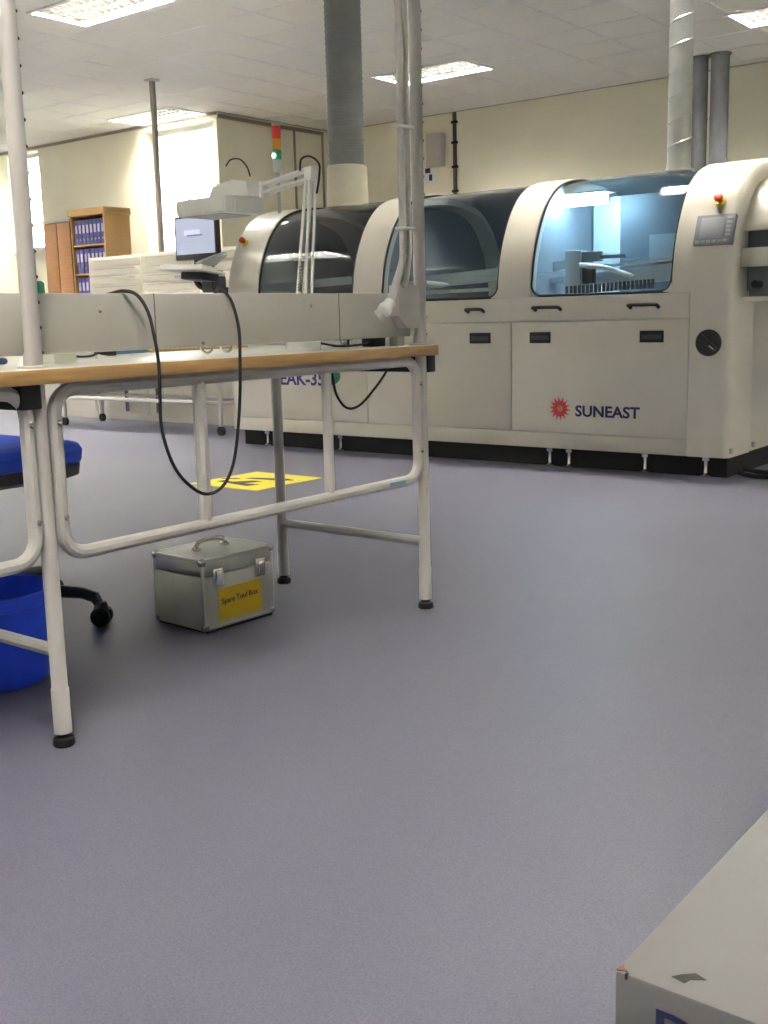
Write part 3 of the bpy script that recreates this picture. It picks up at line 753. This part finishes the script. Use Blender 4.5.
B().prism([(1.57, ZT), (1.67, ZT), (1.665, ZT+.012), (1.61, ZT+.022), (1.575, ZT+.018)], 'x', -2.22, -2.18).build('dispenser_body', M_white, t)
B().tube(catmull([(-2.175, 1.575, ZT+.02), (-2.172, 1.60, ZT+.008), (-2.172, 1.65, ZT+.008), (-2.175, 1.69, ZT+.025)], 5), .003, 6).build('dispenser_rim', M_dark, t)
t = bench_item('ruler', 'long pale wooden ruler lying along the bench', 'ruler', -2.42, 2.2)
B().box(-2.44, -2.40, 2.02, 2.40, ZT, ZT+.006, .001).build('ruler_blade', M_wood2, t)
for k in range(19): B().box(-2.408, -2.4002, 2.035+.019*k, 2.0365+.019*k, ZT+.006, ZT+.0064).build('graduation', M_black, t)
t = bench_item('parts_tub', 'pale translucent parts tub by the left upright', 'tub', -2.05, 1.46)
B().box(-2.09, -2.01, 1.425, 1.485, ZT, ZT+.04, .004).build('tub_body', mat('pale_tub', (.66, .68, .55), .4), t)
B().box(-2.094, -2.006, 1.421, 1.489, ZT+.038, ZT+.044, .002).build('tub_lid', M_lam, t)
t = bench_item('wrist_strap', 'dark blue wrist strap left on the bench beside the parts tub', 'strap', -2.15, 1.36)
B().tube(catmull([(-2.20, 1.30, ZT+.007), (-2.12, 1.33, ZT+.009), (-2.14, 1.39, ZT+.007), (-2.22, 1.40, ZT+.007), (-2.24, 1.34, ZT+.007)], 6), .007, 8).build('band', mat('navy_strap', (.05, .07, .16), .7), t)
B().box(-2.16, -2.12, 1.31, 1.335, ZT+.004, ZT+.022, .003).build('buckle', M_dark, t)
t = bench_item('power_adapter', 'black power adapter by the base of the right upright', 'adapter', -1.93, 2.43)
B().box(-1.955, -1.91, 2.40, 2.455, ZT, ZT+.028, .004).build('adapter_body', M_dark, t)
B().tube(catmull([(-1.93, 2.40, ZT+.01), (-1.94, 2.36, ZT+.006), (-1.97, 2.31, ZT+.006), (-2.02, 2.26, ZT+.02), (-2.06, 2.22, ZT+.02)], 6), .0035, 6).build('adapter_lead', M_dark, t)
t = bench_item('solder_reel', 'black reel of solder lying near the power adapter', 'reel', -2.03, 2.41)
B().lathe([(.03, 0), (.03, .005), (.02, .005), (.02, .02), (.03, .02), (.03, .025)], (-2.03, 2.41, ZT), 18).build('reel_body', M_dark, t)
B().lathe([(.026, .006), (.026, .019)], (-2.03, 2.41, ZT), 18).build('solder_wire', M_chrome, t)
t = bench_item('white_bottle', 'squat white dropper bottle on the bench behind the trunking', 'bottle', -2.12, 2.30)
B().lathe([(.02, 0), (.022, .003), (.022, .02), (.018, .027), (.008, .03), (.008, .036)], (-2.12, 2.30, ZT), 16).build('bottle_body', M_white, t)
B().lathe([(.009, .034), (.009, .044), (.004, .046)], (-2.12, 2.30, ZT), 12).build('bottle_cap', M_lam, t)
t = bench_item('spray_can', 'white spray can with green cap standing behind the left upright', 'spray can', -2.22, 1.535)
B().lathe([(.03, 0), (.032, .004), (.032, .145), (.026, .152)], (-2.22, 1.535, ZT), 20).build('can_body', M_white, t)
B().lathe([(.022, .15), (.024, .153), (.024, .178), (.018, .183)], (-2.22, 1.535, ZT), 16).build('can_cap', mat('green_cap', (.02, .22, .12), .45), t)

# ------------------------------------------------------------------ things under and round the bench
# aluminium case
Ca = Matrix.Translation((-2.188, 1.972, 0)) @ Matrix.Rotation(R(-3.0), 4, 'Z')       # origin at the near lower corner: -x along the side, +y along the front
cs = thing('aluminium_case', 'small aluminium flight case with yellow label under the bench', 'case', (-2.29, 2.1, 0))
CW, CL, CH = .215, .262, .207
for x in (-.02, -CW+.02):
    for y in (.02, CL-.02): B(Ca).lathe([(.009, 0), (.011, .004), (.011, .008)], (x, y, 0), 10).build('case_foot', M_rub, cs)
cb = B(Ca).box(-CW, 0, 0, CL, .008, .158, .003).build('case_body', M_alus, cs)
lid = B(Ca).box(-CW, 0, 0, CL, .160, CH, .003).build('case_lid', M_alus, cs)
b = B(Ca)
e = .009
for z in (.008, CH-e+.001):
    for x in (-CW-.001, -e+.001):
        b.box(x, x+e, 0, CL, z, z+e, .001)
    for y in (-.001, CL-e+.001): b.box(-CW, 0, y, y+e, z, z+e, .001)
for x in (-CW-.001, -e+.001):
    for y in (-.001, CL-e+.001): b.box(x, x+e, y, y+e, .008, CH, .001)
b.build('edge_trim', M_alu, cs)
for x in (-CW+.006, -.006):
    for y in (.006, CL-.006):
        for z in (.016, CH-.008): B(Ca).lathe([(.004, -.011), (.010, -.008), (.012, 0), (.010, .008), (.004, .011)], (x, y, z), 10).build('corner_cap', M_chrome, cs)
for y in (.035, CL-.07):
    la = B(Ca).box(0, .006, y, y+.036, .125, .178, .002).build('latch', M_chrome, cs)
    B(Ca).box(.006, .012, y+.007, y+.029, .135, .172, .003).build('latch_lever', M_chrome, la)
ha = B(Ca).tube(catmull([(-.115, .075, CH), (-.115, .08, CH+.016), (-.115, .10, CH+.026), (-.115, .16, CH+.026), (-.115, .18, CH+.016), (-.115, .185, CH)], 5), .007, 8).build('carry_handle', M_chrome, cs)
for y in (.07, .175): B(Ca).box(-.128, -.102, y, y+.016, CH, CH+.009, .002).build('handle_mount', M_chrome, ha)
B(Ca).box(-CW, .0005, .01, CL-.01, -.0, .007).build('base_plate', M_rub, cs)
lb = B(Ca).box(.0005, .0016, .052, .212, .026, .118).build('yellow_label', M_ylab, cs)
mt = Ca @ Matrix.Translation((.0017, .064, .073)) @ Matrix.Rotation(R(2), 4, 'X') @ Matrix(((0, 0, 1), (1, 0, 0), (0, 1, 0))).to_4x4()
text('label_lettering', 'Spare Tool Box', M_black, .022, mt, lb, width=.135, ext=.0002, bold=.0003)

# yellow floor marker with folded-arrow warning print
ma = thing('floor_marker', 'yellow square warning sheet with black symbol on the floor', 'floor sign', (-4.11, 4.125, 0))
sh = B().box(-4.355, -3.865, 3.876, 4.376, 0, .003).build('yellow_sheet', M_yel, ma, smooth=False)
tri = [(-4.30, 4.03), (-4.10, 3.93), (-4.03, 4.03), (-4.13, 4.03), (-4.10, 4.09)]
B().prism([(-4.28, 4.00), (-4.02, 3.96), (-3.99, 4.03), (-4.10, 4.02), (-4.05, 4.11), (-4.12, 4.11), (-4.19, 4.03), (-4.28, 4.05)], 'z', .003, .0036).build('black_symbol', M_black, sh, smooth=False)
B().prism([(-4.22, 4.15), (-3.98, 4.19), (-3.93, 4.23), (-4.0, 4.25), (-4.20, 4.19)], 'z', .003, .0036).build('black_symbol', M_black, sh, smooth=False)
B().prism([(-4.34, 4.08), (-4.24, 4.11), (-4.24, 4.14), (-4.34, 4.11)], 'z', .003, .0036).build('black_symbol', M_black, sh, smooth=False)

# blue office chair tucked in behind the bench
CX, CY = -2.80, 1.66
ch = thing('office_chair', 'blue fabric swivel office chair behind the bench', 'chair', (CX, CY, 0))
b = B()
def rr(hx, hy, r, z, grow=0):
    pts = []
    for sx, sy, a0 in ((1, 1, 0), (-1, 1, 90), (-1, -1, 180), (1, -1, 270)):
        for k in range(6):
            a = R(a0+18*k); pts.append((CX+sx*(hx-r)+(r+grow)*math.cos(a), CY+sy*(hy-r)+(r+grow)*math.sin(a), z))
    return pts
b.skin([b.ring(rr(.245, .262, .09, z, g)) for z, g in ((.462, -.01), (.47, .0), (.50, .004), (.517, -.006), (.525, -.03), (.527, -.06))]); b.build('seat', M_blue, ch)
b = B(); b.skin([b.ring(rr(.242, .259, .09, z, g)) for z, g in ((.415, -.05), (.43, -.005), (.463, .0))]); b.build('seat_pan', M_dark, ch)
b = B(); rings = []
for k in range(7):
    z = .62+.07*k; wd = .19-.012*abs(k-3); xx = CX-.25-.012*k
    rings.append(b.ring([(xx+.03*math.cos(R(a))-.03*math.cos(R(a))**2*0, CY+wd*math.sin(R(a)), z) for a in range(0, 360, 30)]))
b.skin(rings); b.build('backrest', M_blue, ch)
B().tube(catmull([(CX-.10, CY, .41), (CX-.24, CY, .42), (CX-.29, CY, .50), (CX-.29, CY, .72)], 5), .016, 8).build('back_bar', M_dark, ch)
B().lathe([(.03, .06), (.03, .22), (.024, .23), (.024, .33), (.017, .335), (.017, .42)], (CX, CY, 0), 16).build('gas_column', M_dark, ch)
bs = B().lathe([(.05, .07), (.055, .09), (.05, .13), (.032, .14)], (CX, CY, 0), 16).build('base_hub', M_dark, ch)
a0 = math.atan2(1.878-CY, -2.511-CX)
for k in range(5):
    a = a0+2*math.pi*k/5; u = Vector((math.cos(a), math.sin(a), 0)); c0 = Vector((CX, CY, 0))
    B().tube([c0+u*.04+Vector((0, 0, .112)), c0+u*.18+Vector((0, 0, .108)), c0+u*.31+Vector((0, 0, .096)), c0+u*.345+Vector((0, 0, .082)), c0+u*.356+Vector((0, 0, .060))], [.022, .020, .017, .017, .014], 10).build('base_arm', M_dark, ch)
    v = Vector((-u.y, u.x, 0)); cc = c0+u*.36
    ca = None
    for s in (-1, 1):
        w_ = B(); 
        w_.tube([cc+v*(s*.006)+Vector((0, 0, .028)), cc+v*(s*.008)+Vector((0, 0, .028)), cc+v*(s*.022)+Vector((0, 0, .028)), cc+v*(s*.025)+Vector((0, 0, .028))], [.022, .028, .028, .02], 16)
        w_.build('castor_wheel', M_rub, ch)
    B().tube([cc+Vector((0, 0, .045)), cc+Vector((0, 0, .07))], [.024, .016], 10).build('castor_hood', M_dark, ch)

# blue waste bin
bn = thing('waste_bin', 'bright blue round plastic waste bin under the bench', 'bin', (-2.335, 1.432, 0))
bcx, bcy = -2.335, 1.432
B().lathe([(.001, .004), (.105, .004), (.112, 0), (.116, .004), (.137, .216), (.144, .218), (.145, .228), (.141, .230), (.134, .227), (.132, .214), (.112, .012), (.001, .010)], (bcx, bcy, 0), 40, cap=False).build('bin_body', M_bin, bn)
B().lathe([(.1345, .186), (.1370, .188), (.1370, .194), (.135, .196)], (bcx, bcy, 0), 40, cap=False).build('bin_ridge', M_bin, bn)

# white equipment box in the near corner
bxx = thing('equipment_box', 'white enamelled equipment box with blue lettering and chipped corner', 'equipment box', (-.06, .9, 0))
QX, QY, QZ = -.3085, .6365, .40
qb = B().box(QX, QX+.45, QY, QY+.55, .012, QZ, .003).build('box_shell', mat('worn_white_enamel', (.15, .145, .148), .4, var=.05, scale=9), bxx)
for x in (QX+.03, QX+.42):
    for y in (QY+.03, QY+.52): B().lathe([(.014, 0), (.016, .012)], (x, y, 0), 10).build('rubber_foot', M_rub, bxx)
p = at(685, 978, z=QZ)
chip = mat('bare_metal_chip', (.03, .027, .022), .6, var=.3, scale=200)
B().prism([(p.x-.008, p.y-.004), (p.x+.002, p.y-.006), (p.x+.004, p.y+.0), (p.x+.013, p.y+.006), (p.x+.004, p.y+.009), (p.x-.003, p.y+.003)], 'z', QZ-.0005, QZ+.0003).build('paint_chip', chip, qb, smooth=False)
B().prism([(QX+.001, QY+.001), (QX+.009, QY+.003), (QX+.004, QY+.006), (QX+.003, QY+.010)], 'z', QZ-.0005, QZ+.0004).build('paint_chip', mat('red_primer', (.16, .06, .04), .6), qb, smooth=False)
B().box(QX+.008, QX+.010, QY-.0004, QY+.002, QZ-.004, QZ+.0003).build('paint_chip', M_black, qb, smooth=False)
p = at(655, 1006, y=QY)
text('box_lettering', 'DX', M_navy, .036, face_mtx((p.x+.0012, QY-.0009, p.z-.026), '-y'), qb, ext=.0003, bold=.0008, width=.062)

# ------------------------------------------------------------------ far left furniture
# small-parts drawer cabinet
dc = thing('drawer_cabinet', 'wide cream cabinet of shallow drawers beyond the machine', 'cabinet', (-7.2, 6.5, 0))
dx0, dx1, dy0 = -8.20, -6.05, 6.24
B().box(dx0, dx1, dy0+.012, dy0+.5, .0, 1.425, .004).build('carcass', M_mach, dc)
nz = 12
for i in range(nz):
    for j in range(3):
        a = dx0+.012+(dx1-dx0-.024)*j/3; c = dx0+.012+(dx1-dx0-.024)*(j+1)/3
        z = .50+.076*i
        d = B().box(a+.003, c-.003, dy0, dy0+.014, z+.004, z+.072, .003).build('drawer', M_mach, dc)
        B().box(a+.08, c-.08, dy0-.012, dy0+.001, z+.052, z+.062, .002).build('drawer_pull', M_panel, d)
for j in range(3):
    a = dx0+.012+(dx1-dx0-.024)*j/3; c = dx0+.012+(dx1-dx0-.024)*(j+1)/3
    d = B().box(a+.004, c-.004, dy0, dy0+.014, .06, .49, .003).build('cabinet_door', M_mach, dc)
    B().box(c-.20, c-.05, dy0-.004, dy0+.002, .36, .43, .003).build('door_latch', M_dark, d)
lc = thing('low_cabinet', 'low cream base cabinet standing next to the drawer cabinet', 'cabinet', (-8.75, 6.5, 0))
B().box(-9.30, -8.215, dy0+.012, dy0+.5, 0, .78, .004).build('carcass', M_mach, lc)
for a, c in ((-9.29, -8.76), (-8.755, -8.225)):
    d = B().box(a, c, dy0, dy0+.014, .06, .77, .003).build('cabinet_door', M_mach, lc)
    B().box(c-.20, c-.05, dy0-.004, dy0+.002, .36, .43, .003).build('door_latch', M_dark, d)
# tube-framed trolley in front of it
tr_ = thing('tube_trolley', 'pale tube framed trolley table in front of the drawer cabinet', 'trolley', (-6.95, 5.85, 0))
B().box(-7.95, -5.95, 5.62, 6.10, .66, .69, .004).build('trolley_top', M_lam, tr_)
for x in (-7.90, -5.99):
    for y in (5.67, 6.06):
        l_ = B().tube([(x, y, .07), (x, y, .66)], .018, 8).build('leg', M_tube, tr_)
        B().lathe([(.012, -.012), (.035, -.012), (.035, .012), (.012, .012)], (x, y, .035), 14, 'y').build('castor', M_rub, l_)
for z in (.24, .46):
    for y in (5.67, 6.06): B().tube([(-7.90, y, z), (-5.99, y, z)], .016, 8).build('side_rail', M_tube, tr_)
    for x in (-7.90, -5.99): B().tube([(x, 5.67, z), (x, 6.06, z)], .016, 8).build('end_rail', M_tube, tr_)
for x in (-7.55, -7.15, -6.6): B().tube([(x, 6.06, .10), (x, 6.06, .66)], .016, 8).build('rail_upright', mat('dark_upright', (.14, .13, .15), .5), tr_)
# brown cupboard and pale bookcase
cu = thing('cupboard', 'brown wooden cupboard beside the binder bookcase', 'cupboard', (-11.03, 8.2, 0))
B().box(-11.30, -10.79, 8.02, 8.42, 0, 2.02, .004).build('carcass', M_wood1, cu)
for a, c in ((-11.295, -11.048), (-11.042, -10.795)):
    d = B().box(a, c, 8.0, 8.02, .08, 2.01, .003).build('door', M_wood1, cu)
    B().box(c-.03 if a < -11.1 else a+.015, c-.015 if a < -11.1 else a+.03, 7.98, 8.0, 1.0, 1.12, .003).build('door_handle', M_chrome, d)
B().box(-11.32, -10.78, 7.99, 8.43, 2.02, 2.045, .003).build('white_top', M_white, cu)
bk = thing('bookcase', 'pale wooden bookcase filled with blue binders near the window', 'bookcase', (-10.47, 8.2, 0))
kx0, kx1, ky0, ky1 = -10.775, -10.165, 8.0, 8.36
B().box(kx0, kx0+.02, ky0, ky1, 0, 2.06).build('side_panel', M_wood2, bk)
B().box(kx1-.02, kx1, ky0, ky1, 0, 2.06).build('side_panel', M_wood2, bk)
B().box(kx0+.02, kx1-.02, ky1-.012, ky1, 0, 2.06).build('back_panel', M_wood2, bk)
B().box(kx0-.02, kx1+.02, ky0-.02, ky1+.01, 2.06, 2.135, .006).build('cornice', M_wood2, bk)
SZ = [.08, .42, .76, 1.10, 1.42, 1.74]
for z in SZ: B().box(kx0+.02, kx1-.02, ky0+.01, ky1-.012, z-.018, z).build('shelf', M_wood2, bk)
rows = ['lower', 'middle', 'upper']
proto = None
for r_, z in enumerate(SZ[3:]):
    for k in range(8):
        X = kx0+.028+.068*k
        lab = 'blue binder standing upright on the %s row of the bookcase' % rows[r_]
        if proto is None:
            t = thing('binder', lab, 'binder', (X+.032, ky0+.14, z), 'binders in the bookcase'); proto = t; pz = Vector((X, 0, z))
            B().box(X+.002, X+.062, ky0+.03, ky0+.29, z, z+.275, .006).build('binder_cover', M_bind, t)
            B().box(X+.014, X+.05, ky0+.0285, ky0+.031, z+.13, z+.22).build('spine_label', M_bindl, t)
            B().lathe([(.008, 0), (.012, -.002)], (X+.032, ky0+.031, z+.06), 10, 'y').build('finger_ring', M_chrome, t)
        else:
            o = copy_tree(proto, Vector((X, 0, z))-pz); o['label'] = lab
# service pole from ceiling to floor
t = thing('service_pole', 'slim grey service pole running from ceiling to floor near the window', 'pole', (-9.40, 8.15, 0))
B().box(-9.425, -9.375, 8.125, 8.175, 0, ZC+.004, .006).build('pole_extrusion', mat('service_pole_grey', (.36, .33, .28), .45), t)
B().box(-9.46, -9.34, 8.09, 8.21, ZC-.02, ZC-.002, .003).build('ceiling_collar', M_panel, t)
B().box(-9.47, -9.33, 8.08, 8.22, 0, .02, .003).build('floor_plate', M_panel, t)
for z in (.5, 1.1): B().box(-9.42, -9.38, 8.115, 8.126, z, z+.09, .002).build('socket', M_white, t)

# back wall fittings
t = thing('wall_conduit', 'dark conduit running down the back wall from the ceiling', 'conduit', (-8.2, YW-.02, .3))
B().box(-8.225, -8.18, YW-.03, YW, .3, ZC-.004, .004).build('conduit_channel', mat('dark_conduit', (.13, .11, .10), .5), t)
for z in (2.4, 2.7, 3.0, 3.25): B().box(-8.245, -8.16, YW-.036, YW, z, z+.03, .003).build('conduit_clip', M_dark, t)
t = thing('distribution_box', 'pale grey electrical box on the back wall beside the conduit', 'electrical box', (-8.47, YW-.06, 2.74))
B().box(-8.60, -8.36, YW-.10, YW, 2.74, 3.15, .006).build('box_body', M_panel, t)
B().box(-8.59, -8.37, YW-.106, YW-.10, 2.75, 3.14, .003).build('box_door', M_panel, t)
t = thing('wall_notice', 'small white notice with dark print below the electrical box', 'sign', (-8.6, YW-.01, 2.58))
nb = B().box(-8.70, -8.50, YW-.006, YW, 2.52, 2.76).build('notice_sheet', M_lam, t)
B().box(-8.68, -8.60, YW-.007, YW-.006, 2.68, 2.74).build('notice_print', M_navy, nb)
B().box(-8.62, -8.57, YW-.007, YW-.006, 2.58, 2.66).build('notice_print', M_navy, nb)
# panelled partition lining on the return wall
tr2 = struct('trim_2', loc=(XB, 11, 0))
for y in (11.29, 11.86): B().box(XB, XB+.02, y, y+.025, .1, ZC-.06).build('panel_batten', mat('batten_brown', (.30, .25, .18), .6), tr2)
B().box(XB, XB+.025, YA+.02, 11.885, ZC-.07, ZC-.03).build('top_batten', MATS['batten_brown'], tr2)
B().box(X0, XB, YA-.02, YA, ZC-.035, ZC-.005).build('trim_3', MATS['batten_brown'], kind='structure')

# loose black cables on the floor at the machine end
for i, pts in enumerate((((-2.0, 5.50, .012), (-1.9, 5.42, .012), (-1.75, 5.45, .012), (-1.55, 5.6, .012), (-1.4, 5.9, .012)), ((-2.02, 5.62, .014), (-1.88, 5.55, .014), (-1.72, 5.6, .014), (-1.6, 5.75, .014), (-1.5, 6.1, .014)))):
    tag(B().tube(catmull(pts, 5), .012, 8).build('floor_cable', M_rub), ['thick black cable on the floor curving out from the machine end', 'thick black cable lying close behind the other under the machine end'][i], 'cable')
